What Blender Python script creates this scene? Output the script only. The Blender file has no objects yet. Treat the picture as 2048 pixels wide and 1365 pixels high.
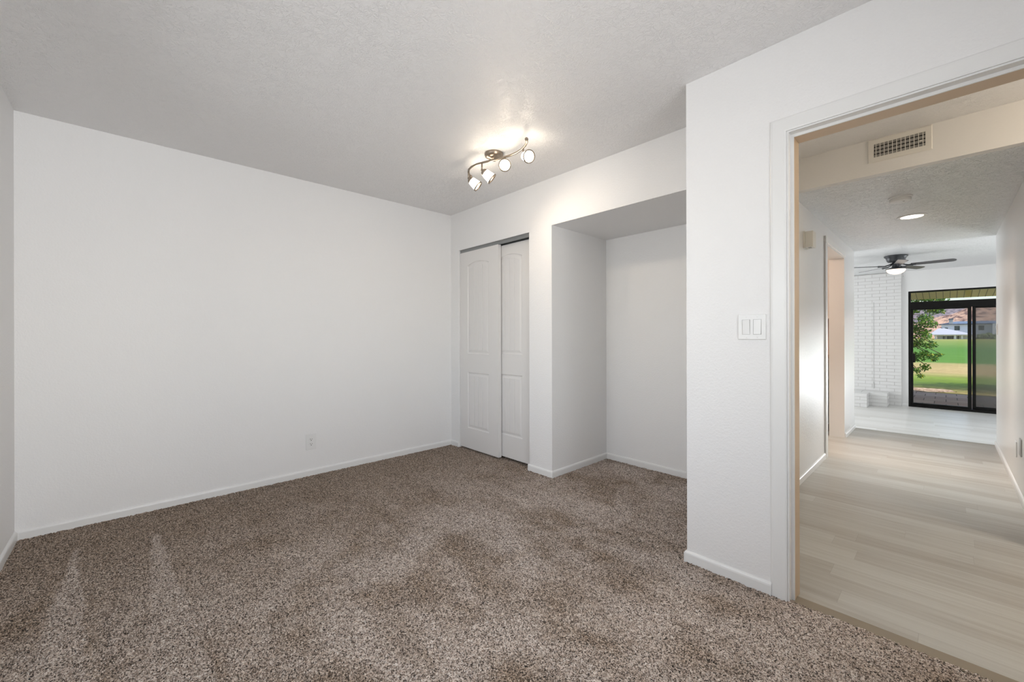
import bpy, bmesh, math, random
import numpy as np
from mathutils import Vector, Matrix

random.seed(7)
rng = np.random.default_rng(11)
PI = math.pi
S = bpy.context.scene
C = S.collection

# ------------------------------------------------------------------ camera
F_PX, Y_HOR, YAW, CAM_H, ROLL = 816.727, 673.09, 0.8157, 1.1499, -0.0023
cam = bpy.data.cameras.new('camera')
cam.sensor_fit = 'HORIZONTAL'
cam.sensor_width = 36.0
cam.lens = 36.0 * F_PX / 2048.0
cam.shift_y = -(682.5 - Y_HOR) / 2048.0
cam.clip_start = 0.02
cam.clip_end = 3000
cam_o = bpy.data.objects.new('camera', cam)
C.objects.link(cam_o)
rt = Vector((math.cos(YAW), math.sin(YAW), 0))
fw = Vector((-math.sin(YAW), math.cos(YAW), 0))
up = Vector((0, 0, 1))
Xc = (rt + up * ROLL).normalized()
Yc = (up - rt * ROLL).normalized()
Zc = -fw
M = Matrix((Xc, Yc, Zc)).transposed().to_4x4()
M.translation = Vector((0, 0, CAM_H))
cam_o.matrix_world = M
S.camera = cam_o

# ------------------------------------------------------------------ view, world, sun, large lights
S.view_settings.view_transform = 'Standard'
S.view_settings.look = 'None'
S.view_settings.exposure = 0.0
S.view_settings.gamma = 1.0
S.view_settings.use_curve_mapping = False

W = bpy.data.worlds.new('sky')
S.world = W
W.use_nodes = True
nt = W.node_tree
bg = nt.nodes['Background']
sky = nt.nodes.new('ShaderNodeTexSky')
sky.sky_type = 'NISHITA'
sky.sun_disc = False
sky.sun_elevation = math.radians(52)
sky.sun_rotation = math.radians(100)
nt.links.new(sky.outputs[0], bg.inputs['Color'])
bg.inputs['Strength'].default_value = 0.22


def lamp(name, kind, loc, energy, color=(1, 1, 1), aim=None, size=0.1, size_y=None, angle=None, blend=0.5):
    l = bpy.data.lights.new(name, kind)
    l.energy = energy
    l.color = color
    if kind == 'AREA':
        l.shape = 'RECTANGLE'
        l.size = size
        l.size_y = size_y or size
    elif kind == 'SUN':
        l.angle = size
    else:
        l.shadow_soft_size = size
    if kind == 'SPOT':
        l.spot_size = angle
        l.spot_blend = blend
    o = bpy.data.objects.new(name, l)
    C.objects.link(o)
    o.location = loc
    if aim is not None:
        o.rotation_euler = Vector(aim).to_track_quat('-Z', 'Y').to_euler()
    return o


lamp('sun', 'SUN', (20, -10, 30), 4.6, (1, 0.95, 0.87), aim=(-0.80, 0.30, -1.05), size=0.009)
xR_W = 1.36
# area lamps added at unseen rear and side windows to brighten the bedroom
back_lamp = lamp('rear_fill_light', 'AREA', (-1.75, -0.50, 1.45), 10.2, (0.975, 0.99, 1.0), aim=(0.06, 1, -0.03), size=1.9, size_y=1.2)
back_lamp.data.spread = math.radians(105)
side_lamp = lamp('side_fill_light', 'AREA', (xR_W, 0.40, 1.42), 36, (0.975, 0.985, 1.0), aim=(-1, -0.12, 0.16), size=1.5, size_y=1.25)
side_lamp.data.spread = math.radians(118)
# area lamps added to brighten the family room and hall, without windows
den_lamp = lamp('den_far_fill_light', 'AREA', (2.1, 11.5, 0.60), 42, (0.92, 0.97, 1.0), aim=(-0.34, -1, 0.21), size=1.4, size_y=1.7)
den_lamp.data.spread = math.radians(85)
lamp('den_left_fill_light', 'AREA', (-4.5, 9.0, 1.0), 92, (0.95, 0.98, 1.0), aim=(1, -0.1, 0.0), size=2.6, size_y=1.8)
lamp('den_side_fill_light', 'AREA', (2.9, 9.0, 1.3), 26, (0.95, 0.98, 1.0), aim=(-1, 0, 0), size=2.6, size_y=1.6)
# ceiling lamps of the entry and the kitchen
lamp('entry_lamp_light', 'POINT', (1.25, 3.12, 2.2), 27, (1.0, 0.86, 0.68), size=0.12)
lamp('kitchen_lamp_light', 'POINT', (-2.2, 4.9, 2.2), 46, (1.0, 0.72, 0.54), size=0.15)

# ------------------------------------------------------------------ numbers of the place
xA, yB, yL, yD, xD, xJ, yAl, zHd = -3.622, 2.515, -0.469, 2.087, -0.911, -2.199, 3.292, 2.055
xHL, xHR, yV, zL, yE, zF = -0.792, 0.364, 3.573, 2.207, 6.673, -0.016
H = 2.44
zDen, yFar, zDenC = -0.30, 11.6, 2.46
xR = 1.35                      # right wall of the bedroom
oL, oR, oT = -0.470, 0.305, 2.035   # doorway opening

# ------------------------------------------------------------------ materials
def lin(r, g, b):
    f = lambda c: (c / 12.92) if c <= 0.04045 else ((c + 0.055) / 1.055) ** 2.4
    return (f(r / 255), f(g / 255), f(b / 255), 1)


class N:
    """small helper around one material's node tree"""
    def __init__(s, name):
        s.m = bpy.data.materials.new(name)
        s.m.use_nodes = True
        s.t = s.m.node_tree
        s.b = s.t.nodes['Principled BSDF']
        s.out = s.t.nodes['Material Output']

    def n(s, t, **k):
        x = s.t.nodes.new(t)
        for a, v in k.items():
            setattr(x, a, v)
        return x

    def l(s, a, b):
        s.t.links.new(a, b)

    def coord(s, scale=(1, 1, 1), rot=(0, 0, 0)):
        tc = s.n('ShaderNodeTexCoord')
        mp = s.n('ShaderNodeMapping')
        mp.inputs['Scale'].default_value = scale
        mp.inputs['Rotation'].default_value = rot
        s.l(tc.outputs['Object'], mp.inputs['Vector'])
        return mp.outputs[0]

    def noise(s, v, scale, detail=2, rough=0.5, dist=0.0):
        x = s.n('ShaderNodeTexNoise')
        x.inputs['Scale'].default_value = scale
        x.inputs['Detail'].default_value = detail
        x.inputs['Roughness'].default_value = rough
        x.inputs['Distortion'].default_value = dist
        if v is not None:
            s.l(v, x.inputs['Vector'])
        return x.outputs[0]

    def ramp(s, f, stops, interp='LINEAR'):
        x = s.n('ShaderNodeValToRGB')
        x.color_ramp.interpolation = interp
        e = x.color_ramp.elements
        while len(e) < len(stops):
            e.new(0.5)
        for i, (p, c) in enumerate(stops):
            e[i].position = p
            e[i].color = c if len(c) == 4 else (*c, 1)
        s.l(f, x.inputs[0])
        return x.outputs[0]

    def math(s, op, a, b=0.0, c=None):
        x = s.n('ShaderNodeMath', operation=op)
        for i, v in enumerate((a, b, c)):
            if v is None:
                continue
            if isinstance(v, (int, float)):
                x.inputs[i].default_value = v
            else:
                s.l(v, x.inputs[i])
        return x.outputs[0]

    def mix(s, fac, a, b, mode='MIX'):
        x = s.n('ShaderNodeMix', data_type='RGBA', blend_type=mode)
        for i, v in ((0, fac), (6, a), (7, b)):
            if isinstance(v, (int, float)):
                x.inputs[i].default_value = v
            elif isinstance(v, tuple):
                x.inputs[i].default_value = v
            else:
                s.l(v, x.inputs[i])
        return x.outputs[2]

    def bump(s, h, strength, dist):
        x = s.n('ShaderNodeBump')
        x.inputs['Strength'].default_value = strength
        x.inputs['Distance'].default_value = dist
        s.l(h, x.inputs['Height'])
        s.l(x.outputs[0], s.b.inputs['Normal'])
        return x

    def set(s, color=None, rough=None, spec=None, metal=None):
        if color is not None:
            s.b.inputs['Base Color'].default_value = color if len(color) == 4 else (*color, 1)
        if rough is not None:
            s.b.inputs['Roughness'].default_value = rough
        if spec is not None:
            s.b.inputs['Specular IOR Level'].default_value = spec
        if metal is not None:
            s.b.inputs['Metallic'].default_value = metal
        return s


def plain(name, color, rough=0.5, spec=0.5, metal=0.0):
    return N(name).set(color, rough, spec, metal).m


def wall_paint(name, color, rough=0.5, strength=0.42, scale=110, spec=0.35):
    a = N(name).set(color, rough, spec)
    v = a.coord()
    h = a.noise(v, scale, 3, 0.55, 0.3)
    a.bump(h, strength, 0.004)
    return a.m


def ceiling_paint(name, color, rough, spec, strength, scale=16.0, dist=0.006):
    # trowelled texture: thin wandering ridges over soft lumps
    a = N(name).set(color, rough, spec)
    v = a.coord()
    n1 = a.noise(v, scale, 4, 0.55, 0.9)
    r = a.math('ABSOLUTE', a.math('SUBTRACT', n1, 0.5))
    msk = a.ramp(a.noise(v, scale * 0.45, 2), [(0.30, (0.35, 0.35, 0.35)), (0.55, (1, 1, 1))])
    ridge = a.math('MULTIPLY', a.ramp(r, [(0.0, (1, 1, 1)), (0.03, (0.5, 0.5, 0.5)), (0.075, (0, 0, 0))]), msk)
    n2 = a.noise(v, scale * 3.2, 3, 0.6, 0.6)
    h = a.math('ADD', a.math('MULTIPLY', ridge, 0.5), a.math('MULTIPLY', n2, 0.3))
    a.bump(h, strength, dist)
    return a.m


def emit(name, color, strength):
    a = N(name)
    a.b.inputs['Base Color'].default_value = (*color, 1)
    a.b.inputs['Emission Color'].default_value = (*color, 1)
    a.b.inputs['Emission Strength'].default_value = strength
    a.b.inputs['Roughness'].default_value = 0.3
    return a.m


WALL = wall_paint('wall_paint', (0.845, 0.84, 0.835))
WALL_HALL = wall_paint('hall_wall_paint', (0.78, 0.78, 0.775), rough=0.32, strength=0.35, scale=55, spec=0.5)
WALL_WARM = wall_paint('entry_wall_paint', (0.80, 0.785, 0.76), strength=0.3, scale=80)
CEIL = ceiling_paint('ceiling_texture', (0.86, 0.85, 0.845), 0.32, 0.5, 0.55, 44.0)
CEIL_HALL = ceiling_paint('hall_ceiling_texture', (0.87, 0.88, 0.89), 0.30, 1.0, 0.9, 38.0, 0.010)
TRIM = plain('trim_paint', (0.82, 0.82, 0.81), 0.32, 0.5)
DOORW = plain('closet_door_paint', (0.76, 0.745, 0.73), 0.38, 0.5)
PLASTIC = plain('white_plastic', (0.80, 0.80, 0.79), 0.30, 0.5)
BEIGE_PL = plain('beige_plastic', (0.74, 0.72, 0.66), 0.4, 0.5)
DARK = plain('dark_slot', (0.015, 0.014, 0.013), 0.6, 0.3)
STEEL = plain('grey_steel_track', (0.30, 0.31, 0.31), 0.42, 0.5, 0.6)
BRONZE = plain('brushed_bronze', (0.30, 0.25, 0.20), 0.33, 0.5, 0.9)
FANDARK = plain('charcoal_fan_metal', (0.055, 0.058, 0.064), 0.35, 0.5, 0.35)
BLADE = plain('fan_blade_finish', (0.11, 0.11, 0.115), 0.30, 0.6, 0.0)
VENTW = plain('vent_enamel', (0.76, 0.735, 0.68), 0.4, 0.5)
VENTG = plain('vent_louver_grey', (0.32, 0.31, 0.29), 0.5, 0.4)
BLACKF = plain('black_bronze_aluminium', (0.006, 0.0055, 0.005), 0.35, 0.18, 0.0)
CHROME = plain('brushed_nickel', (0.45, 0.45, 0.44), 0.3, 0.5, 1.0)
SHADE_GLOW = emit('lit_frosted_glass', (1.0, 0.87, 0.70), 20.0)
BULB_GLOW = emit('lamp_bulb', (1.0, 0.90, 0.75), 18.0)
BOWL_GLOW = emit('lit_fan_bowl', (1.0, 0.82, 0.68), 1.15)
LED_GLOW = emit('recessed_lens', (1.0, 0.90, 0.78), 9.0)
JAMBTAN = plain('tan_jamb', (0.58, 0.43, 0.28), 0.3, 0.5)  # tan base colour of the jamb behind the stop
GAP = plain('switch_gap', (0.50, 0.50, 0.49), 0.5)
CORD = plain('pale_cord', (0.66, 0.66, 0.65), 0.5)
WOODTOP = plain('butcher_block', (0.42, 0.20, 0.08), 0.45)
CABINET = plain('cabinet_paint', (0.78, 0.74, 0.70), 0.4)
TILE = plain('backsplash_tile', (0.50, 0.38, 0.32), 0.3)


def carpet_mat():
    a = N('speckled_brown_carpet').set(rough=0.95, spec=0.08)
    v = a.coord()
    vo = a.n('ShaderNodeTexVoronoi')
    vo.inputs['Scale'].default_value = 245
    a.l(v, vo.inputs['Vector'])
    vo2 = a.n('ShaderNodeTexVoronoi')
    vo2.inputs['Scale'].default_value = 500
    a.l(v, vo2.inputs['Vector'])
    sp = a.n('ShaderNodeSeparateColor')
    a.l(vo.outputs['Color'], sp.inputs[0])
    sp2 = a.n('ShaderNodeSeparateColor')
    a.l(vo2.outputs['Color'], sp2.inputs[0])
    f = a.math('ADD', a.math('MULTIPLY', sp.outputs[0], 0.6), a.math('MULTIPLY', sp2.outputs[1], 0.4))
    dark = a.ramp(f, [(0.22, lin(24, 19, 17)), (0.38, lin(110, 91, 74)), (0.55, lin(166, 143, 122)), (0.74, lin(206, 184, 164)), (0.90, lin(238, 224, 210))])
    light = a.ramp(f, [(0.21, lin(30, 25, 23)), (0.35, lin(152, 133, 118)), (0.52, lin(212, 193, 179)), (0.70, lin(238, 223, 213)), (0.88, lin(252, 246, 240))])
    # brushed pile: patches and vacuum strokes lying the other way
    big = a.noise(v, 2.1, 5, 0.6, 0.5)
    str_v = a.coord((1.0, 3.2, 1.0), (0, 0, math.radians(38)))
    st = a.noise(str_v, 1.5, 3, 0.5, 0.2)
    lay = a.math('ADD', a.math('MULTIPLY', big, 0.62), a.math('MULTIPLY', st, 0.38))
    tc = a.n('ShaderNodeTexCoord')
    sx = a.n('ShaderNodeSeparateXYZ')
    a.l(tc.outputs['Object'], sx.inputs[0])
    wob = a.math('MULTIPLY', a.math('SUBTRACT', a.noise(v, 9.0, 3, 0.6), 0.5), 0.10)
    px = a.math('ADD', sx.outputs[0], wob)
    py = a.math('ADD', sx.outputs[1], a.math('MULTIPLY', wob, -0.8))

    def wedge(x0, y0, x1, y1, w0, w1):
        # a stroke from (x0,y0) to (x1,y1), half width from w0 to w1
        dx, dy = x1 - x0, y1 - y0
        L = math.hypot(dx, dy)
        ux, uy = dx / L, dy / L
        t = a.math('ADD', a.math('MULTIPLY', a.math('SUBTRACT', px, x0), ux), a.math('MULTIPLY', a.math('SUBTRACT', py, y0), uy))
        d = a.math('ABSOLUTE', a.math('ADD', a.math('MULTIPLY', a.math('SUBTRACT', px, x0), -uy), a.math('MULTIPLY', a.math('SUBTRACT', py, y0), ux)))
        hw = a.math('ADD', w0, a.math('MULTIPLY', t, (w1 - w0) / L))
        k = a.math('DIVIDE', a.math('SUBTRACT', hw, d), 0.022)
        k = a.math('MINIMUM', a.math('MAXIMUM', k, 0), 1)
        e = a.math('MINIMUM', a.math('MAXIMUM', a.math('DIVIDE', t, 0.1), 0), 1)
        e2 = a.math('MINIMUM', a.math('MAXIMUM', a.math('DIVIDE', a.math('SUBTRACT', L, t), 0.1), 0), 1)
        return a.math('MULTIPLY', a.math('MULTIPLY', k, e), e2)
    strokes = None
    for wd in CARPET_STROKES:
        k = wedge(*wd)
        strokes = k if strokes is None else a.math('MAXIMUM', strokes, k)
    base = a.ramp(lay, [(0.41, (0, 0, 0)), (0.48, (0.5, 0.5, 0.5)), (0.55, (1, 1, 1))])
    # towards the left wall the pile lies flat in one direction, only the strokes break it
    wl = a.math('MINIMUM', a.math('MAXIMUM', a.math('DIVIDE', a.math('ADD', px, 3.3), 1.5), 0.12), 1)
    lay2 = a.math('MAXIMUM', a.math('MULTIPLY', base, wl), a.math('MULTIPLY', strokes, 0.9))
    col = a.mix(lay2, dark, light)
    a.l(col, a.b.inputs['Base Color'])
    a.bump(a.math('ADD', sp.outputs[1], a.noise(v, 400, 2)), 0.8, 0.006)
    a.b.inputs['Sheen Weight'].default_value = 0.15
    return a.m


CARPET_STROKES = [(-3.30, -0.205, -1.5, -0.17, 0.015, 0.125), (-3.22, 0.115, -1.4, 0.13, 0.025, 0.12)]


def plank_mat(name, base, warm):
    a = N(name).set(rough=0.36, spec=0.45)
    PL, PW = 1.22, 0.125
    tc = a.n('ShaderNodeTexCoord')
    sx = a.n('ShaderNodeSeparateXYZ')
    a.l(tc.outputs['Object'], sx.inputs[0])
    yy = a.math('DIVIDE', sx.outputs[1], PW)
    row = a.math('FLOOR', yy)

    def white(x, y):
        w = a.n('ShaderNodeTexWhiteNoise', noise_dimensions='2D')
        cb = a.n('ShaderNodeCombineXYZ')
        a.l(x, cb.inputs[0])
        if y is not None:
            a.l(y, cb.inputs[1])
        a.l(cb.outputs[0], w.inputs['Vector'])
        return w.outputs['Value']
    xx = a.math('ADD', a.math('DIVIDE', sx.outputs[0], PL), white(row, None))
    col_i = a.math('FLOOR', xx)
    tone = white(row, a.math('ADD', col_i, 17.0))
    # distance to the plank's edges, in metres
    fx = a.math('FRACT', xx)
    fy = a.math('FRACT', yy)
    ex = a.math('MULTIPLY', a.math('MINIMUM', fx, a.math('SUBTRACT', 1.0, fx)), PL)
    ey = a.math('MULTIPLY', a.math('MINIMUM', fy, a.math('SUBTRACT', 1.0, fy)), PW)
    e = a.math('MINIMUM', ex, ey)
    joint = a.math('SUBTRACT', 1.0, a.math('MINIMUM', a.math('DIVIDE', e, 0.0013), 1.0))
    comb = a.n('ShaderNodeCombineXYZ')
    a.l(a.math('ADD', a.math('MULTIPLY', sx.outputs[0], 1.3), a.math('MULTIPLY', tone, 37.0)), comb.inputs[0])
    a.l(a.math('MULTIPLY', sx.outputs[1], 24.0), comb.inputs[1])
    a.l(a.math('MULTIPLY', tone, 11.0), comb.inputs[2])
    g1 = a.noise(comb.outputs[0], 1.4, 4, 0.6, 0.6)
    g2 = a.noise(a.coord((3, 130, 1)), 1.0, 3, 0.6, 0.2)
    f = a.math('ADD', a.math('MULTIPLY', tone, 0.26), a.math('ADD', a.math('MULTIPLY', g1, 0.55), a.math('MULTIPLY', g2, 0.22)))
    mid = tuple(0.5 * (p + q) for p, q in zip(warm, base))
    col = a.ramp(f, [(0.22, warm), (0.45, mid), (0.68, base), (0.92, tuple(min(1, c * 1.10) for c in base))])
    a.l(a.mix(a.math('MULTIPLY', joint, 0.6), col, a.mix(0.5, col, (0.14, 0.12, 0.10, 1))), a.b.inputs['Base Color'])
    a.bump(a.math('SUBTRACT', a.math('MULTIPLY', g2, 0.5), joint), 0.12, 0.002)
    return a.m


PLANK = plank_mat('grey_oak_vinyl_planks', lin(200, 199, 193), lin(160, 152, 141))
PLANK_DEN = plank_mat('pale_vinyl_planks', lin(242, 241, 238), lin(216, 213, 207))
STRIP = plain('threshold_vinyl', lin(150, 138, 120), 0.4)
BRICKW = wall_paint('painted_brick', (0.80, 0.795, 0.785), 0.6, 0.3, 140)
MORTAR = wall_paint('painted_mortar', (0.68, 0.67, 0.655), 0.7, 0.3, 140)


def glass_mat(name, tint, haze=0.0):
    a = N(name)
    a.t.nodes.remove(a.b)
    tr = a.n('ShaderNodeBsdfTransparent')
    tr.inputs[0].default_value = (*tint, 1)
    gl = a.n('ShaderNodeBsdfGlossy')
    gl.inputs['Roughness'].default_value = 0.01
    fr = a.n('ShaderNodeFresnel')
    fr.inputs[0].default_value = 1.5
    mx = a.n('ShaderNodeMixShader')
    a.l(a.math('MULTIPLY', fr.outputs[0], 0.7), mx.inputs[0])
    a.l(tr.outputs[0], mx.inputs[1])
    a.l(gl.outputs[0], mx.inputs[2])
    a.l(mx.outputs[0], a.out.inputs[0])
    return a.m


GLASS = glass_mat('window_glass', (0.975, 0.98, 0.975))


def screen_mat():
    a = N('insect_screen_mesh')
    a.b.inputs['Base Color'].default_value = (0.09, 0.085, 0.08, 1)
    a.b.inputs['Roughness'].default_value = 0.7
    tr = a.n('ShaderNodeBsdfTransparent')
    mx = a.n('ShaderNodeMixShader')
    mx.inputs[0].default_value = 0.46
    a.l(tr.outputs[0], mx.inputs[1])
    a.l(a.b.outputs[0], mx.inputs[2])
    a.l(mx.outputs[0], a.out.inputs[0])
    return a.m


SCREEN = screen_mat()


def noise_color(name, c1, c2, scale, rough=0.9, detail=4, bump=0.0, stretch=(1, 1, 1), stops=(0.35, 0.65)):
    a = N(name).set(rough=rough, spec=0.15)
    v = a.coord(stretch)
    n = a.noise(v, scale, detail, 0.6, 0.2)
    a.l(a.ramp(n, [(stops[0], c1), (stops[1], c2)]), a.b.inputs['Base Color'])
    if bump:
        a.bump(n, bump, 0.03)
    return a.m


def lawn_mat():
    a = N('golf_course_grass').set(rough=0.9, spec=0.1)
    v = a.coord()
    n = a.noise(v, 7.0, 5, 0.65)
    n2 = a.noise(a.coord((0.12, 0.5, 1)), 0.6, 3, 0.5)
    tc = a.n('ShaderNodeTexCoord')
    sx = a.n('ShaderNodeSeparateXYZ')
    a.l(tc.outputs['Object'], sx.inputs[0])
    y = a.math('ADD', sx.outputs[1], a.math('MULTIPLY', a.math('SUBTRACT', n2, 0.5), 6.0))
    yn = a.math('DIVIDE', y, 240.0)
    s = lambda yy: yy / 240.0
    col = a.ramp(yn, [(s(15.8), lin(176, 152, 104)), (s(17.2), lin(120, 150, 60)), (s(22.5), lin(140, 160, 72)), (s(26), lin(202, 178, 128)), (s(33), lin(200, 180, 128)),
                      (s(36.5), lin(106, 152, 68)), (s(70), lin(98, 146, 66)), (s(95), lin(128, 158, 80)), (s(150), lin(154, 166, 92)), (s(215), lin(174, 168, 104))])
    col2 = a.mix(a.math('MULTIPLY', a.ramp(a.math('ADD', a.math('MULTIPLY', n, 0.6), a.math('MULTIPLY', a.noise(a.coord((0.5, 1.2, 1)), 0.9, 5, 0.65), 0.5)), [(0.42, (0, 0, 0)), (0.66, (1, 1, 1))]), 0.55), col, a.mix(1.0, col, (0.35, 0.38, 0.25, 1), 'MULTIPLY'))
    a.l(col2, a.b.inputs['Base Color'])
    a.bump(n, 0.4, 0.05)
    return a.m


LAWN = lawn_mat()


def paver_mat():
    a = N('tumbled_concrete_pavers').set(rough=0.85, spec=0.2)
    v = a.coord()
    br = a.n('ShaderNodeTexBrick')
    br.inputs['Color1'].default_value = lin(190, 160, 150)
    br.inputs['Color2'].default_value = lin(214, 190, 182)
    br.inputs['Mortar'].default_value = lin(118, 100, 94)
    br.inputs['Scale'].default_value = 1
    br.inputs['Mortar Size'].default_value = 0.008
    br.inputs['Brick Width'].default_value = 0.36
    br.inputs['Row Height'].default_value = 0.5
    a.l(v, br.inputs['Vector'])
    n = a.noise(v, 30, 4, 0.6)
    a.l(a.mix(0.25, br.outputs['Color'], n, 'MULTIPLY'), a.b.inputs['Base Color'])
    a.bump(br.outputs['Fac'], -0.6, 0.01)
    return a.m


PAVER = paver_mat()
GRAVEL = noise_color('bark_and_gravel', lin(110, 84, 66), lin(214, 190, 170), 9, bump=0.8)
HILL_A = noise_color('red_rock_slope', lin(112, 86, 82), lin(206, 168, 144), 0.42, detail=8, bump=1.0, stretch=(1, 0.12, 1.0), stops=(0.38, 0.52))
HILL_B = noise_color('grey_lava_ridge', lin(92, 84, 92), lin(150, 138, 142), 0.30, detail=8, bump=0.8, stretch=(1, 0.12, 1.0), stops=(0.38, 0.6))
STUCCO = noise_color('white_stucco', lin(214, 216, 222), lin(226, 228, 232), 3)
ROOFDK = plain('blue_grey_roofing', lin(104, 122, 148), 0.6)
CHIMNEY = plain('grey_chimney_stucco', lin(150, 156, 166), 0.8)
FASCIA = plain('dark_fascia', lin(70, 78, 96), 0.6)
ROOFLT = noise_color('pale_concrete_tiles', lin(166, 168, 180), lin(192, 194, 204), 4, stretch=(3, 1, 1))
WINDK = plain('dark_house_glass', lin(48, 66, 70), 0.15, 0.5)
COVER = plain('olive_patio_cover', lin(228, 216, 150), 0.5)
COVERRIB = plain('patio_cover_seam', lin(84, 76, 42), 0.6)
LEAF = None


def leaf_mat():
    a = N('pear_tree_leaves').set(rough=0.42, spec=0.35)
    gi = a.n('ShaderNodeNewGeometry')
    c = a.ramp(gi.outputs['Random Per Island'], [(0.0, lin(52, 100, 36)), (0.5, lin(96, 150, 58)), (0.86, lin(150, 190, 80)), (0.98, lin(206, 200, 66))])
    a.l(c, a.b.inputs['Base Color'])
    tl = a.n('ShaderNodeBsdfTranslucent')
    a.l(c, tl.inputs[0])
    mx = a.n('ShaderNodeMixShader')
    mx.inputs[0].default_value = 0.35
    a.l(a.b.outputs[0], mx.inputs[1])
    a.l(tl.outputs[0], mx.inputs[2])
    a.l(mx.outputs[0], a.out.inputs[0])
    return a.m


LEAF = leaf_mat()
BARK = noise_color('grey_bark', lin(70, 58, 48), lin(120, 104, 90), 12, bump=0.5)
BUSH = noise_color('dry_green_shrub', lin(60, 80, 50), lin(130, 140, 96), 2.0)

# ------------------------------------------------------------------ mesh helpers
def box(bm, x0, x1, y0, y1, z0, z1, mi=0, bev=0.0):
    vs = [bm.verts.new((x, y, z)) for z in (z0, z1) for y in (y0, y1) for x in (x0, x1)]
    fs = [bm.faces.new([vs[i] for i in q]) for q in ((0, 2, 3, 1), (4, 5, 7, 6), (0, 1, 5, 4), (2, 6, 7, 3), (0, 4, 6, 2), (1, 3, 7, 5))]
    for f in fs:
        f.material_index = mi
    if bev:
        bmesh.ops.bevel(bm, geom=list({e for f in fs for e in f.edges}), offset=bev, segments=2, affect='EDGES', profile=0.5)
    return vs


def mk(name, bm, mats, parent=None, smooth=False, loc=None):
    me = bpy.data.meshes.new(name)
    bmesh.ops.recalc_face_normals(bm, faces=bm.faces)
    bm.to_mesh(me)
    bm.free()
    for m in (mats if isinstance(mats, (list, tuple)) else [mats]):
        me.materials.append(m)
    if smooth:
        for p in me.polygons:
            p.use_smooth = True
    o = bpy.data.objects.new(name, me)
    C.objects.link(o)
    if parent:
        o.parent = parent
    if loc:
        o.location = loc
    return o


def boxes(name, lst, mats, parent=None, bev=0.0, loc=None):
    bm = bmesh.new()
    for b in lst:
        box(bm, *b, bev=bev)
    return mk(name, bm, mats, parent, loc=loc)


def struct(o):
    o['kind'] = 'structure'
    return o


def tag(o, label, cat, group=None):
    o['label'] = label
    o['category'] = cat
    if group:
        o['group'] = group
    return o


def thing(name, label, cat, loc=(0, 0, 0), group=None):
    o = bpy.data.objects.new(name, None)
    o.empty_display_size = 0.05
    C.objects.link(o)
    o.location = loc
    return tag(o, label, cat, group)


def lathe(bm, prof, seg=32, mtx=None, cap=True):
    """prof: list of (r, z) ; axis z"""
    rings = []
    for r, z in prof:
        if r < 1e-6:
            rings.append([bm.verts.new((0, 0, z))])
        else:
            rings.append([bm.verts.new((r * math.cos(2 * PI * i / seg), r * math.sin(2 * PI * i / seg), z)) for i in range(seg)])
    fs = []
    for a, b in zip(rings, rings[1:]):
        for i in range(seg):
            j = (i + 1) % seg
            if len(a) == 1 and len(b) == 1:
                continue
            if len(a) == 1:
                fs.append(bm.faces.new((a[0], b[i], b[j])))
            elif len(b) == 1:
                fs.append(bm.faces.new((a[i], a[j], b[0])))
            else:
                fs.append(bm.faces.new((a[i], a[j], b[j], b[i])))
    if cap:
        for r in (rings[0], rings[-1]):
            if len(r) > 2:
                fs.append(bm.faces.new(r))
    vs = [v for r in rings for v in r]
    if mtx is not None:
        bmesh.ops.transform(bm, matrix=mtx, verts=vs)
    return vs


def tube(bm, pts, rad, seg=10, cap=True):
    pts = [Vector(p) for p in pts]
    rads = rad if isinstance(rad, (list, tuple)) else [rad] * len(pts)
    rings = []
    prev = None
    for i, p in enumerate(pts):
        d = (pts[min(i + 1, len(pts) - 1)] - pts[max(i - 1, 0)]).normalized()
        ref = prev if prev is not None else (Vector((0, 0, 1)) if abs(d.z) < 0.9 else Vector((1, 0, 0)))
        u = (ref - d * ref.dot(d)).normalized()
        w = d.cross(u)
        prev = u
        rings.append([bm.verts.new(p + (u * math.cos(2 * PI * k / seg) + w * math.sin(2 * PI * k / seg)) * rads[i]) for k in range(seg)])
    for a, b in zip(rings, rings[1:]):
        for k in range(seg):
            j = (k + 1) % seg
            bm.faces.new((a[k], a[j], b[j], b[k]))
    if cap:
        bm.faces.new(rings[0])
        bm.faces.new(rings[-1])


BB = [(0, -0.03), (0.012, -0.03), (0.012, 0.036), (0.0105, 0.043), (0.0075, 0.048), (0.003, 0.0505), (0, 0.051)]


def baseboard(name, path, base=0.0, side=1, prof=BB, mat=None):
    """path: list of (x, y) along a wall's face, room on the left of travel if side=1"""
    P = [Vector((p[0], p[1], 0)) for p in path]
    n = len(P)
    nrm = []
    for i in range(n - 1):
        d = (P[i + 1] - P[i]).normalized()
        nrm.append(Vector((-d.y, d.x, 0)) * side)
    bm = bmesh.new()
    rings = []
    for i in range(n):
        if i == 0:
            m = nrm[0]
        elif i == n - 1:
            m = nrm[-1]
        else:
            m = (nrm[i - 1] + nrm[i])
            m = m / m.dot(nrm[i])
        rings.append([bm.verts.new(P[i] + m * d + Vector((0, 0, z + base))) for d, z in prof])
    k = len(prof)
    for a, b in zip(rings, rings[1:]):
        for i in range(k):
            j = (i + 1) % k
            bm.faces.new((a[i], b[i], b[j], a[j]))
    bm.faces.new(rings[0])
    bm.faces.new(rings[-1])
    return struct(mk(name, bm, mat or TRIM))


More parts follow.
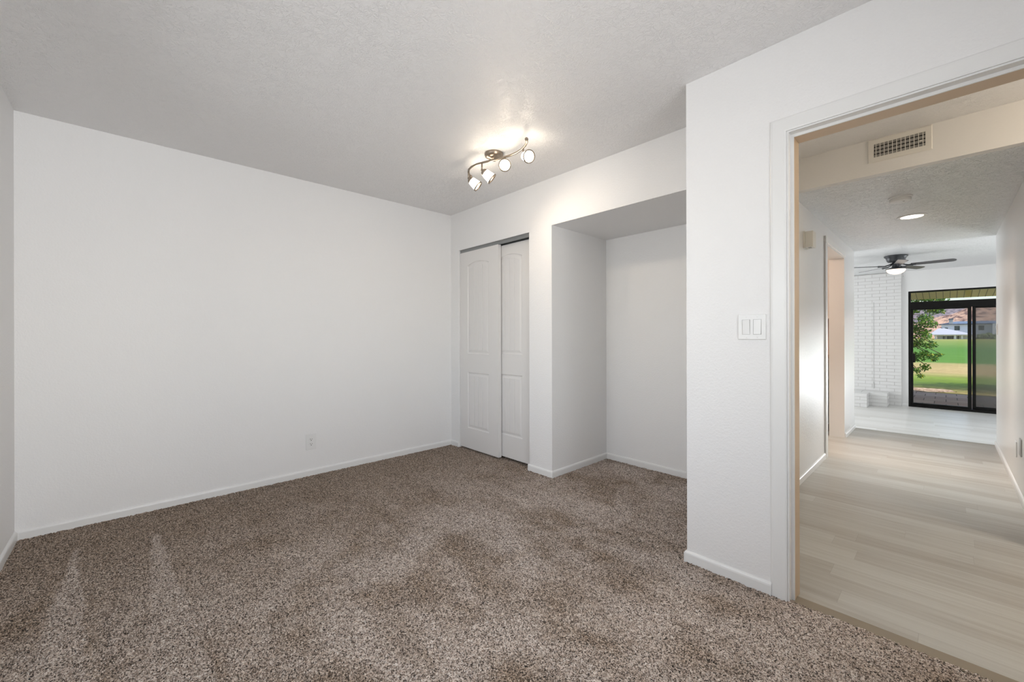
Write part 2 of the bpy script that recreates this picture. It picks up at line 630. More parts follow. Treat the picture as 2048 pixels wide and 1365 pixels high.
# ------------------------------------------------------------------ large structure: bedroom
ZT = 2.62
struct(boxes('wall_left', [(xA - 0.12, xA, yL - 0.12, 3.5, -0.1, ZT)], WALL))
wx0, wx1, wz0, wz1 = -2.75, -0.75, 0.82, 2.08
struct(boxes('wall_rear', [(xA, wx0, yL - 0.12, yL, -0.1, ZT), (wx1, xR + 0.12, yL - 0.12, yL, -0.1, ZT),
                           (wx0, wx1, yL - 0.12, yL, -0.1, wz0), (wx0, wx1, yL - 0.12, yL, wz1, ZT)], WALL))
struct(boxes('wall_right', [(xR, xR + 0.12, yL, -0.38, -0.1, ZT), (xR, xR + 0.12, 1.18, yD, -0.1, ZT),
                            (xR, xR + 0.12, -0.38, 1.18, -0.1, 0.75), (xR, xR + 0.12, -0.38, 1.18, 2.08, ZT)], WALL))
win = struct(boxes('window_2', [(xR + 0.05, xR + 0.1, -0.38, -0.33, 0.75, 2.08), (xR + 0.05, xR + 0.1, 1.13, 1.18, 0.75, 2.08),  # unseen side window, added around the side area lamp
                                (xR + 0.05, xR + 0.1, -0.33, 1.13, 0.75, 0.80), (xR + 0.05, xR + 0.1, -0.33, 1.13, 2.03, 2.08),
                                (xR + 0.05, xR + 0.1, 0.38, 0.42, 0.80, 2.03)], TRIM))
boxes('pane', [(xR + 0.073, xR + 0.077, -0.33, 1.13, 0.80, 2.03)], GLASS, win)
cxL, cxR, czT = -3.475, -2.455, 2.045
struct(boxes('wall_closet', [
    (xA, cxL, yB, yB + 0.115, -0.1, ZT),
    (cxL, cxR, yB, yB + 0.115, czT, ZT),
    (cxR, xJ, yB, yB + 0.115, -0.1, ZT),
    (xJ - 0.115, xJ, yB + 0.115, yAl, -0.1, ZT),
    (xJ, xD, yB, yAl, zHd, ZT),
    (xA, xD, yAl, yAl + 0.11, -0.1, ZT),
    (xA, xJ - 0.115, yB + 0.115, yAl, H, ZT)], WALL))
struct(boxes('wall_doorway', [
    (xD, oL, yD, yD + 0.115, -0.1, ZT),
    (xD, xD + 0.115, yD + 0.115, yAl + 0.11, -0.1, ZT),
    (oL, oR, yD, yD + 0.115, oT, ZT),
    (oR, xR + 0.12, yD, yD + 0.115, -0.1, ZT)], WALL))
struct(boxes('ceiling', [(xA - 0.12, xR + 0.12, yL - 0.12, yB, H, ZT)], CEIL))


# carpet: a dense tufted sheet
def carpet():
    step = 0.0058
    parts_v, parts_f = [], []
    off = 0
    for (x0, x1, y0, y1) in ((xA, xR, yL, yD), (xA, xD, yD, yB), (xJ, xD, yB, yAl), (oL - 0.03, oR + 0.03, yD, yD + 0.012), (cxL, cxR, yB, yB + 0.5)):
        nx = max(2, int(round((x1 - x0) / step)) + 1)
        ny = max(2, int(round((y1 - y0) / step)) + 1)
        gx, gy = np.meshgrid(np.linspace(x0, x1, nx), np.linspace(y0, y1, ny))
        jx = rng.uniform(-0.4, 0.4, gx.shape) * step
        jy = rng.uniform(-0.4, 0.4, gx.shape) * step
        jx[:, 0] = jx[:, -1] = 0
        jy[0] = jy[-1] = 0
        gz = -rng.random(gx.shape) ** 1.6 * 0.009
        v = np.stack([gx + jx, gy + jy, gz], -1).reshape(-1, 3)
        idx = np.arange(nx * ny).reshape(ny, nx) + off
        f = np.stack([idx[:-1, :-1], idx[:-1, 1:], idx[1:, 1:], idx[1:, :-1]], -1).reshape(-1, 4)
        parts_v.append(v)
        parts_f.append(f)
        off += nx * ny
    V = np.concatenate(parts_v).astype(np.float32)
    Fq = np.concatenate(parts_f).astype(np.int32)
    me = bpy.data.meshes.new('floor')
    me.vertices.add(len(V))
    me.vertices.foreach_set('co', V.ravel())
    me.loops.add(Fq.size)
    me.loops.foreach_set('vertex_index', Fq.ravel())
    me.polygons.add(len(Fq))
    me.polygons.foreach_set('loop_start', np.arange(0, Fq.size, 4, dtype=np.int32))
    me.polygons.foreach_set('loop_total', np.full(len(Fq), 4, dtype=np.int32))
    me.update()
    me.validate()
    me.polygons.foreach_set('use_smooth', np.ones(len(Fq), dtype=bool))
    me.materials.append(carpet_mat())
    o = bpy.data.objects.new('floor', me)
    C.objects.link(o)
    struct(o)


carpet()
struct(boxes('floor_slab', [(xA - 0.12, xR + 0.12, yL - 0.12, 3.4, -0.2, -0.05)], STRIP))

# unseen bedroom window behind the camera, added around the rear area lamp
win = struct(boxes('window_1', [(wx0, wx0 + 0.05, yL - 0.1, yL - 0.05, wz0, wz1), (wx1 - 0.05, wx1, yL - 0.1, yL - 0.05, wz0, wz1),
                                (wx0 + 0.05, wx1 - 0.05, yL - 0.1, yL - 0.05, wz0, wz0 + 0.05), (wx0 + 0.05, wx1 - 0.05, yL - 0.1, yL - 0.05, wz1 - 0.05, wz1),
                                (-1.77, -1.73, yL - 0.1, yL - 0.05, wz0 + 0.05, wz1 - 0.05)], TRIM))
boxes('pane', [(wx0 + 0.05, wx1 - 0.05, yL - 0.079, yL - 0.075, wz0 + 0.05, wz1 - 0.05)], GLASS, win)

baseboard('baseboard_left', [(xA, yB), (xA, yL)], side=1)
baseboard('baseboard_rear', [(xA + 0.012, yL), (xR, yL)], side=1)
baseboard('baseboard_closet', [(cxL - 0.005, yB), (xA + 0.012, yB)], side=1)
baseboard('baseboard_alcove', [(xD, yAl), (xJ, yAl), (xJ, yB), (cxR - 0.012, yB)], side=1)
baseboard('baseboard_doorway', [(-0.533, yD), (xD, yD), (xD, yAl)], side=1)

# doorway trim: jambs, stops, casing
fr = struct(boxes('trim_1', [
    (oL, oL + 0.004, yD - 0.002, yD + 0.125, -0.02, oT),
    (oR - 0.004, oR, yD - 0.002, yD + 0.125, -0.02, oT),
    (oL + 0.004, oR - 0.004, yD - 0.002, yD + 0.125, oT - 0.004, oT)], TRIM))
boxes('door_stop', [(oL + 0.004, oL + 0.016, yD + 0.034, yD + 0.040, -0.016, oT - 0.004),
                    (oR - 0.016, oR - 0.004, yD + 0.034, yD + 0.040, -0.016, oT - 0.004),
                    (oL + 0.016, oR - 0.016, yD + 0.034, yD + 0.040, oT - 0.016, oT - 0.004)], TRIM, fr)
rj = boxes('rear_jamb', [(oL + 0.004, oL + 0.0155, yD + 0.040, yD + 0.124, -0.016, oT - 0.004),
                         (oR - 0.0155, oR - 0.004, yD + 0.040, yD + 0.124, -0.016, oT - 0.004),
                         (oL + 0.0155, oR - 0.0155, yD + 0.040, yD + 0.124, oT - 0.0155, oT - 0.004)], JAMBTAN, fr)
rj['label'] = 'tan rear half of the door jamb facing the hall'


def casing(name, x0, x1, zt, w, y, th, parent, sgn, mat=TRIM, rev=0.0):
    # mitred three-sided casing on a wall face y (sgn -1: towards -y)
    prof = [(0, 0), (0, th * 0.75), (0.006, th), (w - 0.012, th * 0.8), (w - 0.004, th * 0.62), (w, th * 0.3), (w, 0)]
    bm = bmesh.new()
    cor = [(x0, -0.02, -1, 0), (x0, zt, -1, 1), (x1, zt, 1, 1), (x1, -0.02, 1, 0)]
    rings = [[bm.verts.new((cx + sx * d, y + sgn * t, cz + sz * d)) for d, t in prof] for cx, cz, sx, sz in cor]
    k = len(prof)
    for a, b in zip(rings, rings[1:]):
        for i in range(k):
            j = (i + 1) % k
            bm.faces.new((a[i], b[i], b[j], a[j]))
    bm.faces.new(rings[0])
    bm.faces.new(rings[-1])
    return mk(name, bm, mat, parent)


casing('casing', oL - 0.004, oR + 0.004, oT + 0.003, 0.062, yD, 0.009, fr, -1)
casing('casing', oL - 0.004, oR + 0.004, oT + 0.003, 0.058, yD + 0.115, 0.012, fr, 1)

# ------------------------------------------------------------------ hall, entry, family room, kitchen shells
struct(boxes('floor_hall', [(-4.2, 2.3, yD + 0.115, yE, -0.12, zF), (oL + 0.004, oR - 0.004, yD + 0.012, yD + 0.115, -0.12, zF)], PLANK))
struct(boxes('trim_2', [(oL + 0.004, oR - 0.004, yD + 0.010, yD + 0.082, zF, zF + 0.007)], STRIP, bev=0.002))
struct(boxes('ceiling_entry', [(xHL - 0.14, 2.3, yD + 0.115, yV, H, ZT)], CEIL))
struct(boxes('wall_header', [(xHL, 2.3, yV, yV + 0.06, zL, ZT)], WALL_WARM))
struct(boxes('ceiling_hall', [(xHL - 0.142, xHR + 0.1, yV + 0.06, yE, zL, ZT)], CEIL_HALL))
ky0, ky1 = 4.905, 5.955
struct(boxes('wall_hall_left', [(xHL - 0.142, xHL, yD + 0.115, ky0, -0.1, ZT), (xHL - 0.142, xHL, ky1, yE, -0.1, ZT),
                                (xHL - 0.142, xHL, ky0, ky1, 2.044, ZT)], WALL_HALL))
struct(boxes('wall_hall_right', [(xHR, xHR + 0.12, yV, yE, -0.1, ZT)], WALL_HALL))
struct(boxes('wall_entry', [(2.3, 2.42, yD, yV + 0.1, -0.1, ZT), (xHR + 0.12, 2.3, yV + 0.06, yV + 0.16, -0.1, zL)], WALL_WARM))

struct(boxes('wall_kitchen', [(-4.32, -4.2, 3.4, yE, -0.1, ZT), (-4.2, xHL - 0.142, 6.56, yE, -0.1, ZT), (-4.2, xD, 3.402, 3.5, -0.1, ZT)], WALL))
struct(boxes('ceiling_kitchen', [(-4.2, xHL - 0.142, 3.4, 6.56, H, ZT)], WALL))

XL2, XR2 = -4.6, 3.0
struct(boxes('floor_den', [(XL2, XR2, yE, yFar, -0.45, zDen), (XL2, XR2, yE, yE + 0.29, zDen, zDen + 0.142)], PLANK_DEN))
struct(boxes('trim_3', [(xHL - 0.142, xHR + 0.1, yE - 0.03, yE + 0.022, zF - 0.024, zF + 0.004)], PLANK, bev=0.004))
struct(boxes('ceiling_den', [(XL2 - 0.1, XR2 + 0.1, yE, yFar + 0.1, zDenC, ZT)], CEIL_HALL))
sx0, sx1, szT = -0.525, 1.40, 2.045
struct(boxes('wall_far', [(XL2, sx0, yFar, yFar + 0.14, -0.45, ZT), (sx1, XR2, yFar, yFar + 0.14, -0.45, ZT),
                          (sx0, sx1, yFar, yFar + 0.14, szT, ZT)], WALL))
struct(boxes('wall_den', [(XL2 - 0.1, XL2, yE, yFar + 0.14, -0.45, ZT), (XR2, XR2 + 0.1, yE, yFar + 0.14, -0.45, ZT),
                          (XL2, xHL - 0.142, yE, yE + 0.1, -0.45, ZT), (xHR + 0.12, XR2, yE, yE + 0.1, -0.45, ZT)], WALL))
struct(boxes('roof', [(-4.8, 3.2, yL - 1.3, 12.3, ZT + 0.02, ZT + 0.2)], FASCIA))  # unseen roof; its rear overhang is added to block sun at the window

baseboard('baseboard_hall_left', [(xHL, ky0 - 0.09), (xHL, yD + 0.128)][::-1], base=zF, side=-1)
baseboard('baseboard_hall_end', [(xHL, ky1), (xHL, yE + 0.012)], base=zF, side=-1)
baseboard('baseboard_hall_right', [(xHR, yV), (xHR, yE + 0.012)], base=zF, side=1)
baseboard('baseboard_den', [(-0.625, yFar), (sx0 - 0.005, yFar)], base=zDen, side=-1)

# casing of the kitchen opening in the hall's left wall
kc = struct(boxes('trim_4', [(xHL - 0.142, xHL, ky0, ky0 + 0.012, zF, 2.044), (xHL - 0.142, xHL, ky1 - 0.012, ky1, zF, 2.044),
                             (xHL - 0.142, xHL, ky0 + 0.012, ky1 - 0.012, 2.032, 2.044)], TRIM))
boxes('casing', [(xHL, xHL + 0.014, ky0 - 0.085, ky0 + 0.002, zF, 2.042),
                 (xHL, xHL + 0.016, ky0 - 0.085, ky1 + 0.012, 2.042, 2.100)], TRIM, kc, bev=0.003)

# ------------------------------------------------------------------ closet doors
def closet_door(name, label, x0, y, z0, z1, group):
    Wd, Hd = 0.602, z1 - z0
    t = thing(name, label, 'closet door', (x0, y, z0), group)
    px0, px1 = 0.127, 0.463
    u0, u1, rise = 0.975 - 0.012, 1.868 - 0.012, 0.034
    l0, l1 = 0.218 - 0.012, 0.785 - 0.012
    NA = 14
    arch = lambda x, a, b, base, r: base + r * (1 - ((x - (a + b) / 2) / ((b - a) / 2)) ** 2)
    bm = bmesh.new()
    v = lambda x, z, yy=0.0: bm.verts.new((x, yy, z))
    quad = lambda a, b, c, d: bm.faces.new([v(a, c), v(b, c), v(b, d), v(a, d)])
    quad(0, px0, 0, Hd)
    quad(px1, Wd, 0, Hd)
    quad(px0, px1, 0, l0)
    quad(px0, px1, l1, u0)
    xs = [px0 + (px1 - px0) * i / NA for i in range(NA + 1)]
    for a, b in zip(xs, xs[1:]):
        bm.faces.new([v(a, arch(a, px0, px1, u1, rise)), v(b, arch(b, px0, px1, u1, rise)), v(b, Hd), v(a, Hd)])
    D = 0.034
    bm.faces.new([v(0, 0, D), v(Wd, 0, D), v(Wd, Hd, D), v(0, Hd, D)])
    for (a, c, b, d) in ((0, 0, Wd, 0), (Wd, 0, Wd, Hd), (Wd, Hd, 0, Hd), (0, Hd, 0, 0)):
        bm.faces.new([v(a, c), v(b, d), v(b, d, D), v(a, c, D)])
    bmesh.ops.remove_doubles(bm, verts=bm.verts, dist=1e-5)
    mk('door_slab', bm, DOORW, t)
    for pname, za, zb, r in (('upper_panel', u0, u1, rise), ('lower_panel', l0, l1, 0.0)):
        bm = bmesh.new()
        def loop(ins, yy):
            a, b = px0 + ins, px1 - ins
            pts = [(a, za + ins), (b, za + ins)]
            for i in range(NA + 1):
                x = b - (b - a) * i / NA
                pts.append((x, arch(x, a, b, zb - ins, r)))
            return [bm.verts.new((x, yy, z)) for x, z in pts]
        L = [loop(0, 0), loop(0.005, 0.0065), loop(0.015, 0.0075), loop(0.036, 0.002)]
        for A, B in zip(L, L[1:]):
            n = len(A)
            for i in range(n):
                j = (i + 1) % n
                bm.faces.new((A[i], A[j], B[j], B[i]))
        ins = 0.036
        a, b = px0 + ins, px1 - ins
        npl, g = 4, 0.0028
        zt = lambda x: arch(x, a, b, zb - ins, r)
        for k in range(npl):
            xa = a + (b - a) * k / npl + (g if k else 0)
            xb = a + (b - a) * (k + 1) / npl - (g if k < npl - 1 else 0)
            top = [(xb - (xb - xa) * i / 5) for i in range(6)]
            bm.faces.new([bm.verts.new((xa, 0.002, za + ins)), bm.verts.new((xb, 0.002, za + ins))] + [bm.verts.new((x, 0.002, zt(x))) for x in top])
            if k < npl - 1:
                xm = xb + g
                for p, q in ((xb, xm), (xm, xm + g)):
                    yp, yq = (0.002, 0.0075) if p == xb else (0.0075, 0.002)
                    bm.faces.new([bm.verts.new((p, yp, za + ins)), bm.verts.new((q, yq, za + ins)), bm.verts.new((q, yq, zt(q))), bm.verts.new((p, yp, zt(p)))])
        o = mk(pname, bm, DOORW, t)
    return t


closet_door('closet_door', 'white arched two-panel sliding closet door in front, nearest the long left wall', -3.472, yB + 0.012, 0.012, 2.013, 'sliding closet doors')
closet_door('closet_door', 'white arched two-panel sliding closet door behind, partly covered, beside the alcove pillar', -3.062, yB + 0.056, 0.022, 2.004, 'sliding closet doors')
ct = thing('closet_door_track', 'grey metal sliding track above the two white closet doors', 'track', (0, yB + 0.01, czT))
boxes('track_fascia', [(cxL, cxR, 0.006, 0.009, -0.036, 0.0), (cxL, cxR, 0.002, 0.009, -0.007, -0.004), (cxL, cxR, 0.003, 0.009, -0.036, -0.032)], STEEL, ct)
boxes('track_channel', [(cxL, cxR, 0.009, 0.095, -0.006, 0.0), (cxL, cxR, 0.040, 0.043, -0.030, -0.006), (cxL, cxR, 0.092, 0.095, -0.036, -0.006)], STEEL, ct)
struct(boxes('wall_closet_dark_strip', [(cxL, cxR, yB + 0.115, yB + 0.118, 1.99, czT + 0.1)], DARK))  # thin black sheet behind the track and the door tops

# ------------------------------------------------------------------ outlet on the left wall
def outlet(name, label, loc, rotz, w=0.080, h=0.128, mat=PLASTIC):
    t = thing(name, label, 'outlet', loc)
    t.rotation_euler = (0, 0, rotz)     # local: plate faces -y
    bm = bmesh.new()
    box(bm, -w / 2, w / 2, -0.006, 0, -h / 2, h / 2, bev=0.002)
    mk('cover_plate', bm, mat, t)
    for s in (1, -1):
        bm = bmesh.new()
        m = Matrix.Translation((0, -0.0055, s * 0.0193)) @ Matrix.Rotation(PI / 2, 4, 'X')
        lathe(bm, [(0.0165, 0), (0.0165, 0.002), (0.0155, 0.0028), (0, 0.0028)], 24, m)
        r = mk('receptacle', bm, mat, t)
        boxes('slot', [(-0.0078, -0.0053, -0.0087, -0.0082, s * 0.0193 - 0.0005, s * 0.0193 + 0.009),
                       (0.0053, 0.0078, -0.0087, -0.0082, s * 0.0193 - 0.0005, s * 0.0193 + 0.0075),
                       (-0.003, 0.003, -0.0087, -0.0082, s * 0.0193 - 0.0105, s * 0.0193 - 0.005)], DARK, r)
    return t


outlet('wall_outlet', 'white duplex outlet low on the long left bedroom wall', (xA, 1.109, 0.277), PI / 2)

# ------------------------------------------------------------------ switches
def rocker_plate(name, label, loc, rotz, gangs):
    t = thing(name, label, 'light switch', loc)
    t.rotation_euler = (0, 0, rotz)
    w, h = 0.069 + 0.046 * (gangs - 1), 0.115
    boxes('cover_plate', [(-w / 2, w / 2, -0.006, 0, -h / 2, h / 2)], PLASTIC, t, bev=0.0025)
    for g in range(gangs):
        cx = (g - (gangs - 1) / 2) * 0.046
        boxes('rocker_frame', [(cx - 0.0168, cx - 0.0155, -0.0068, -0.006, -0.0335, 0.0335), (cx + 0.0155, cx + 0.0168, -0.0068, -0.006, -0.0335, 0.0335),
                               (cx - 0.0168, cx + 0.0168, -0.0068, -0.006, 0.0335, 0.0348), (cx - 0.0168, cx + 0.0168, -0.0068, -0.006, -0.0348, -0.0335)], GAP, t)
        bm = bmesh.new()
        tilt = 0.0022 if g == 0 else -0.0022
        pr = [(-0.0325, -0.0085 + tilt), (0.0, -0.0085), (0.0325, -0.0085 - tilt)]
        vs = [[bm.verts.new((cx + sx * 0.0145, yy, z)) for z, yy in pr] for sx in (-1, 1)]
        bk = [[bm.verts.new((cx + sx * 0.0145, -0.005, z)) for z in (-0.0325, 0.0, 0.0325)] for sx in (-1, 1)]
        for i in range(2):
            bm.faces.new((vs[0][i], vs[1][i], vs[1][i + 1], vs[0][i + 1]))
            for s in range(2):
                bm.faces.new((vs[s][i], vs[s][i + 1], bk[s][i + 1], bk[s][i]))
        for i in (0, 2):
            bm.faces.new((vs[0][i], vs[1][i], bk[1][i], bk[0][i]))
        mk('rocker', bm, PLASTIC, t)
        for z in (0.047, -0.047):
            bm = bmesh.new()
            lathe(bm, [(0.0032, 0), (0.0032, 0.001), (0.002, 0.0016), (0, 0.0016)], 12, Matrix.Translation((cx, -0.0055, z)) @ Matrix.Rotation(PI / 2, 4, 'X'))
            mk('screw', bm, PLASTIC, t)
    return t


rocker_plate('light_switch', 'white double rocker light switch on the wall beside the doorway', (-0.6095, yD, 1.190), 0, 2)
rocker_plate('light_switch', 'small white light switch far down the right hall wall near the step', (xHR, 6.52, 1.212), -PI / 2, 1)
o = thing('blank_plate', 'small white cover plate low on the right hall wall', 'wall plate', (xHR, 4.88, 0.292))
boxes('cover_plate', [(-0.006, 0, -0.036, 0.036, -0.058, 0.058)], PLASTIC, o, bev=0.002)
o = thing('metal_plate', 'grey metal plate low on the right hall wall at the edge of the view', 'wall plate', (xHR, 4.60, 0.355))
boxes('cover_plate', [(-0.007, 0, -0.045, 0.045, -0.06, 0.06)], CHROME, o, bev=0.0015)

# ------------------------------------------------------------------ track light
tl = thing('track_light', 'bronze wave-shaped ceiling track light with four lit spot heads', 'ceiling light', (-2.17, 1.87, H))
def T(x, y, z):
    return Vector((x, y, z)) - Vector((-2.17, 1.87, H))


bm = bmesh.new()
lathe(bm, [(0.0, 0.0), (0.066, 0.0), (0.066, -0.010), (0.062, -0.020), (0.045, -0.030), (0.020, -0.036), (0.012, -0.052), (0, -0.052)], 40, Matrix.Translation(T(-2.185, 1.885, H)), cap=False)
mk('canopy', bm, BRONZE, tl, smooth=True)
ZR = 2.383
rail_pts = [(-2.505, 1.925), (-2.485, 1.896), (-2.455, 1.866), (-2.41, 1.836), (-2.36, 1.822), (-2.30, 1.822), (-2.24, 1.838), (-2.17, 1.862), (-2.10, 1.884), (-2.03, 1.900), (-1.97, 1.903), (-1.91, 1.892), (-1.86, 1.872), (-1.82, 1.846), (-1.795, 1.818)]
bm = bmesh.new()
tube(bm, [T(x, y, ZR) for x, y in rail_pts], 0.0075, 12)
mk('rail', bm, BRONZE, tl, smooth=True)
for (x, y) in (rail_pts[0], rail_pts[-1]):
    bm = bmesh.new()
    bmesh.ops.create_uvsphere(bm, u_segments=16, v_segments=10, radius=0.0115, matrix=Matrix.Translation(T(x, y, ZR)))
    mk('end_cap', bm, BRONZE, tl, smooth=True)
heads = [((-2.440, 1.855), (0.50, 0.57, -0.65), 4.5), ((-2.255, 1.833), (0.44, 0.63, -0.64), 4.5), ((-2.075, 1.89), (0.66, -0.62, -0.42), 3), ((-1.895, 1.888), (0.86, -0.30, -0.40), 3)]
for (hx, hy), ax, pw in heads:
    ax = Vector(ax).normalized()
    piv = Vector((hx, hy, ZR - 0.052))
    base = T(hx, hy, ZR)
    h0 = piv + ax * 0.004
    rot = ax.to_track_quat('Z', 'Y').to_matrix().to_4x4()
    mt = Matrix.Translation(T(*h0)) @ rot
    bm = bmesh.new()
    lathe(bm, [(0.0, 0.0), (0.012, 0.0), (0.022, 0.008), (0.028, 0.024), (0.027, 0.025), (0.0, 0.025)], 28, mt, cap=False)
    hd = mk('lamp_head', bm, BRONZE, tl, smooth=True)
    bm = bmesh.new()
    tube(bm, [base, T(*piv)], 0.0058, 10)
    bmesh.ops.create_uvsphere(bm, u_segments=12, v_segments=8, radius=0.008, matrix=Matrix.Translation(T(*piv)))
    mk('stem', bm, BRONZE, hd, smooth=True)
    bm = bmesh.new()
    lathe(bm, [(0.0265, 0.022), (0.030, 0.040), (0.036, 0.085), (0.0345, 0.085), (0.0285, 0.040), (0.025, 0.022)], 28, mt, cap=False)
    mk('glass_shade', bm, SHADE_GLOW, hd, smooth=True)
    bm = bmesh.new()
    lathe(bm, [(0.034, 0.083), (0.0405, 0.083), (0.042, 0.088), (0.0405, 0.093), (0.035, 0.093), (0.034, 0.083)], 32, mt, cap=False)
    mk('rim_ring', bm, BRONZE, hd, smooth=True)
    bm = bmesh.new()
    lathe(bm, [(0.0, 0.025), (0.016, 0.028), (0.022, 0.05), (0.024, 0.066), (0.0, 0.069)], 20, mt, cap=False)
    mk('bulb', bm, BULB_GLOW, hd, smooth=True)
    lp = lamp('spot_beam', 'SPOT', h0 + ax * 0.10, pw, (1.0, 0.84, 0.66), aim=ax, size=0.02, angle=math.radians(112), blend=0.9)

# ------------------------------------------------------------------ hall fixtures
v0 = (-0.203, yV, 2.360)
vt = thing('air_vent', 'beige wall air vent with vertical bars above the hall, under the ceiling', 'air vent', v0)
w, h = 0.149, 0.075
iw, ih = 0.119, 0.043
bm = bmesh.new()
rings = []
for (a, b, yy) in ((w, h, 0.0), (w, h, -0.003), (w - 0.004, h - 0.004, -0.006), (iw, ih, -0.006), (iw, ih, 0.0)):
    rings.append([bm.verts.new((sx * a, yy, sz * b)) for sx, sz in ((-1, -1), (1, -1), (1, 1), (-1, 1))])
for A, B in zip(rings, rings[1:]):
    for i in range(4):
        j = (i + 1) % 4
        bm.faces.new((A[i], A[j], B[j], B[i]))
mk('frame', bm, VENTW, vt)
boxes('duct', [(-iw, iw, -0.0008, -0.0002, -ih, ih)], DARK, vt)
for k in range(12):
    x = -iw + 0.0105 + k * (2 * iw - 0.021) / 11
    boxes('vane', [(x - 0.0016, x + 0.0016, -0.0075, -0.0045, -ih, ih)], VENTW, vt)
for k in range(4):
    z = -ih + 0.010 + k * 0.0235
    boxes('louver', [(-iw, iw, -0.004, -0.001, z - 0.009, z + 0.0075)], VENTG, vt)
boxes('lever', [(iw - 0.026, iw - 0.014, -0.010, -0.004, -0.012, -0.004)], VENTW, vt)
for sx in (-1, 1):
    bm = bmesh.new()
    lathe(bm, [(0.0035, 0), (0.0035, 0.001), (0, 0.0016)], 12, Matrix.Translation((sx * 0.134, -0.008, 0)) @ Matrix.Rotation(PI / 2, 4, 'X'))
    mk('screw', bm, VENTW, vt)

sd = thing('smoke_detector', 'round white smoke detector on the low hall ceiling before the recessed light', 'smoke detector', (-0.237, 4.30, zL))
bm = bmesh.new()
lathe(bm, [(0.0, 0.0), (0.070, 0.0), (0.070, -0.009), (0.066, -0.012), (0, -0.012)], 36, cap=False)
mk('base_plate', bm, PLASTIC, sd, smooth=False)
bm = bmesh.new()
lathe(bm, [(0.062, -0.010), (0.062, -0.030), (0.057, -0.036), (0.040, -0.040), (0.0, -0.042)], 36, cap=False)
mk('body', bm, PLASTIC, sd, smooth=True)
bm = bmesh.new()
lathe(bm, [(0.006, 0), (0.006, -0.003), (0, -0.003)], 12, Matrix.Translation((0.02, -0.025, -0.0385)), cap=False)
mk('test_button', bm, VENTG, sd)

rl = thing('recessed_light', 'lit round recessed light in the low hall ceiling behind the smoke detector', 'ceiling light', (-0.205, 5.07, zL))
bm = bmesh.new()
lathe(bm, [(0.098, 0.0), (0.098, -0.004), (0.094, -0.006), (0.076, -0.006), (0.072, -0.002)], 40, cap=False)
mk('trim_ring', bm, PLASTIC, rl, smooth=False)
bm = bmesh.new()
lathe(bm, [(0.074, -0.003), (0.0, -0.004)], 40, cap=False)
mk('lens', bm, LED_GLOW, rl)
lamp('recessed_beam', 'SPOT', (-0.205, 5.07, zL - 0.01), 165, (1.0, 0.97, 0.92), aim=(0, 0, -1), size=0.06, angle=math.radians(84), blend=1.0)

dc = thing('door_chime', 'small beige chime box high on the left hall wall', 'door chime', (xHL, 4.03, 1.925))
boxes('back_plate', [(0, 0.010, -0.06, 0.40, -0.062, 0.066)][:0] + [(0, 0.012, -0.05, 0.06, -0.066, 0.070)], BEIGE_PL, dc, bev=0.002)
boxes('cover', [(0.012, 0.068, -0.046, 0.056, -0.062, 0.066)], BEIGE_PL, dc, bev=0.004)
boxes('sensor', [(0.030, 0.050, -0.03, 0.01, -0.0632, -0.061)], VENTG, dc)

# entry ceiling lamp (out of view, lights the entry)
el = thing('dome_lamp', 'round dome ceiling lamp in the entry beside the hall', 'ceiling light', (1.25, 3.12, H))
bm = bmesh.new()
lathe(bm, [(0.0, 0.0), (0.15, 0.0), (0.15, -0.02), (0, -0.02)], 32, cap=False)
mk('base_plate', bm, BRONZE, el)
bm = bmesh.new()
lathe(bm, [(0.14, -0.02), (0.13, -0.05), (0.09, -0.085), (0.0, -0.10)], 32, cap=False)
mk('lamp_bowl', bm, BOWL_GLOW, el, smooth=True)

# ------------------------------------------------------------------ ceiling fan in the family room
fx, fy = -0.562, 9.20
cf = thing('ceiling_fan', 'charcoal flush-mount ceiling fan with lit bowl in the far family room', 'ceiling fan', (fx, fy, zDenC))
bm = bmesh.new()
lathe(bm, [(0.0, 0.0), (0.146, 0.0), (0.148, -0.014), (0.143, -0.024), (0.128, -0.034), (0.120, -0.060), (0.112, -0.088), (0.095, -0.105), (0.0, -0.107)], 44, cap=False)
mk('motor_housing', bm, FANDARK, cf, smooth=True)
bm = bmesh.new()
lathe(bm, [(0.0, -0.10), (0.046, -0.105), (0.048, -0.165), (0.052, -0.19), (0.128, -0.212), (0.130, -0.222), (0.122, -0.228), (0.0, -0.228)], 40, cap=False)
mk('light_fitter', bm, FANDARK, cf, smooth=True)
bm = bmesh.new()
lathe(bm, [(0.121, -0.226), (0.116, -0.246), (0.098, -0.272), (0.066, -0.293), (0.03, -0.303), (0.0, -0.305)], 40, cap=False)
mk('glass_bowl', bm, BOWL_GLOW, cf, smooth=True)
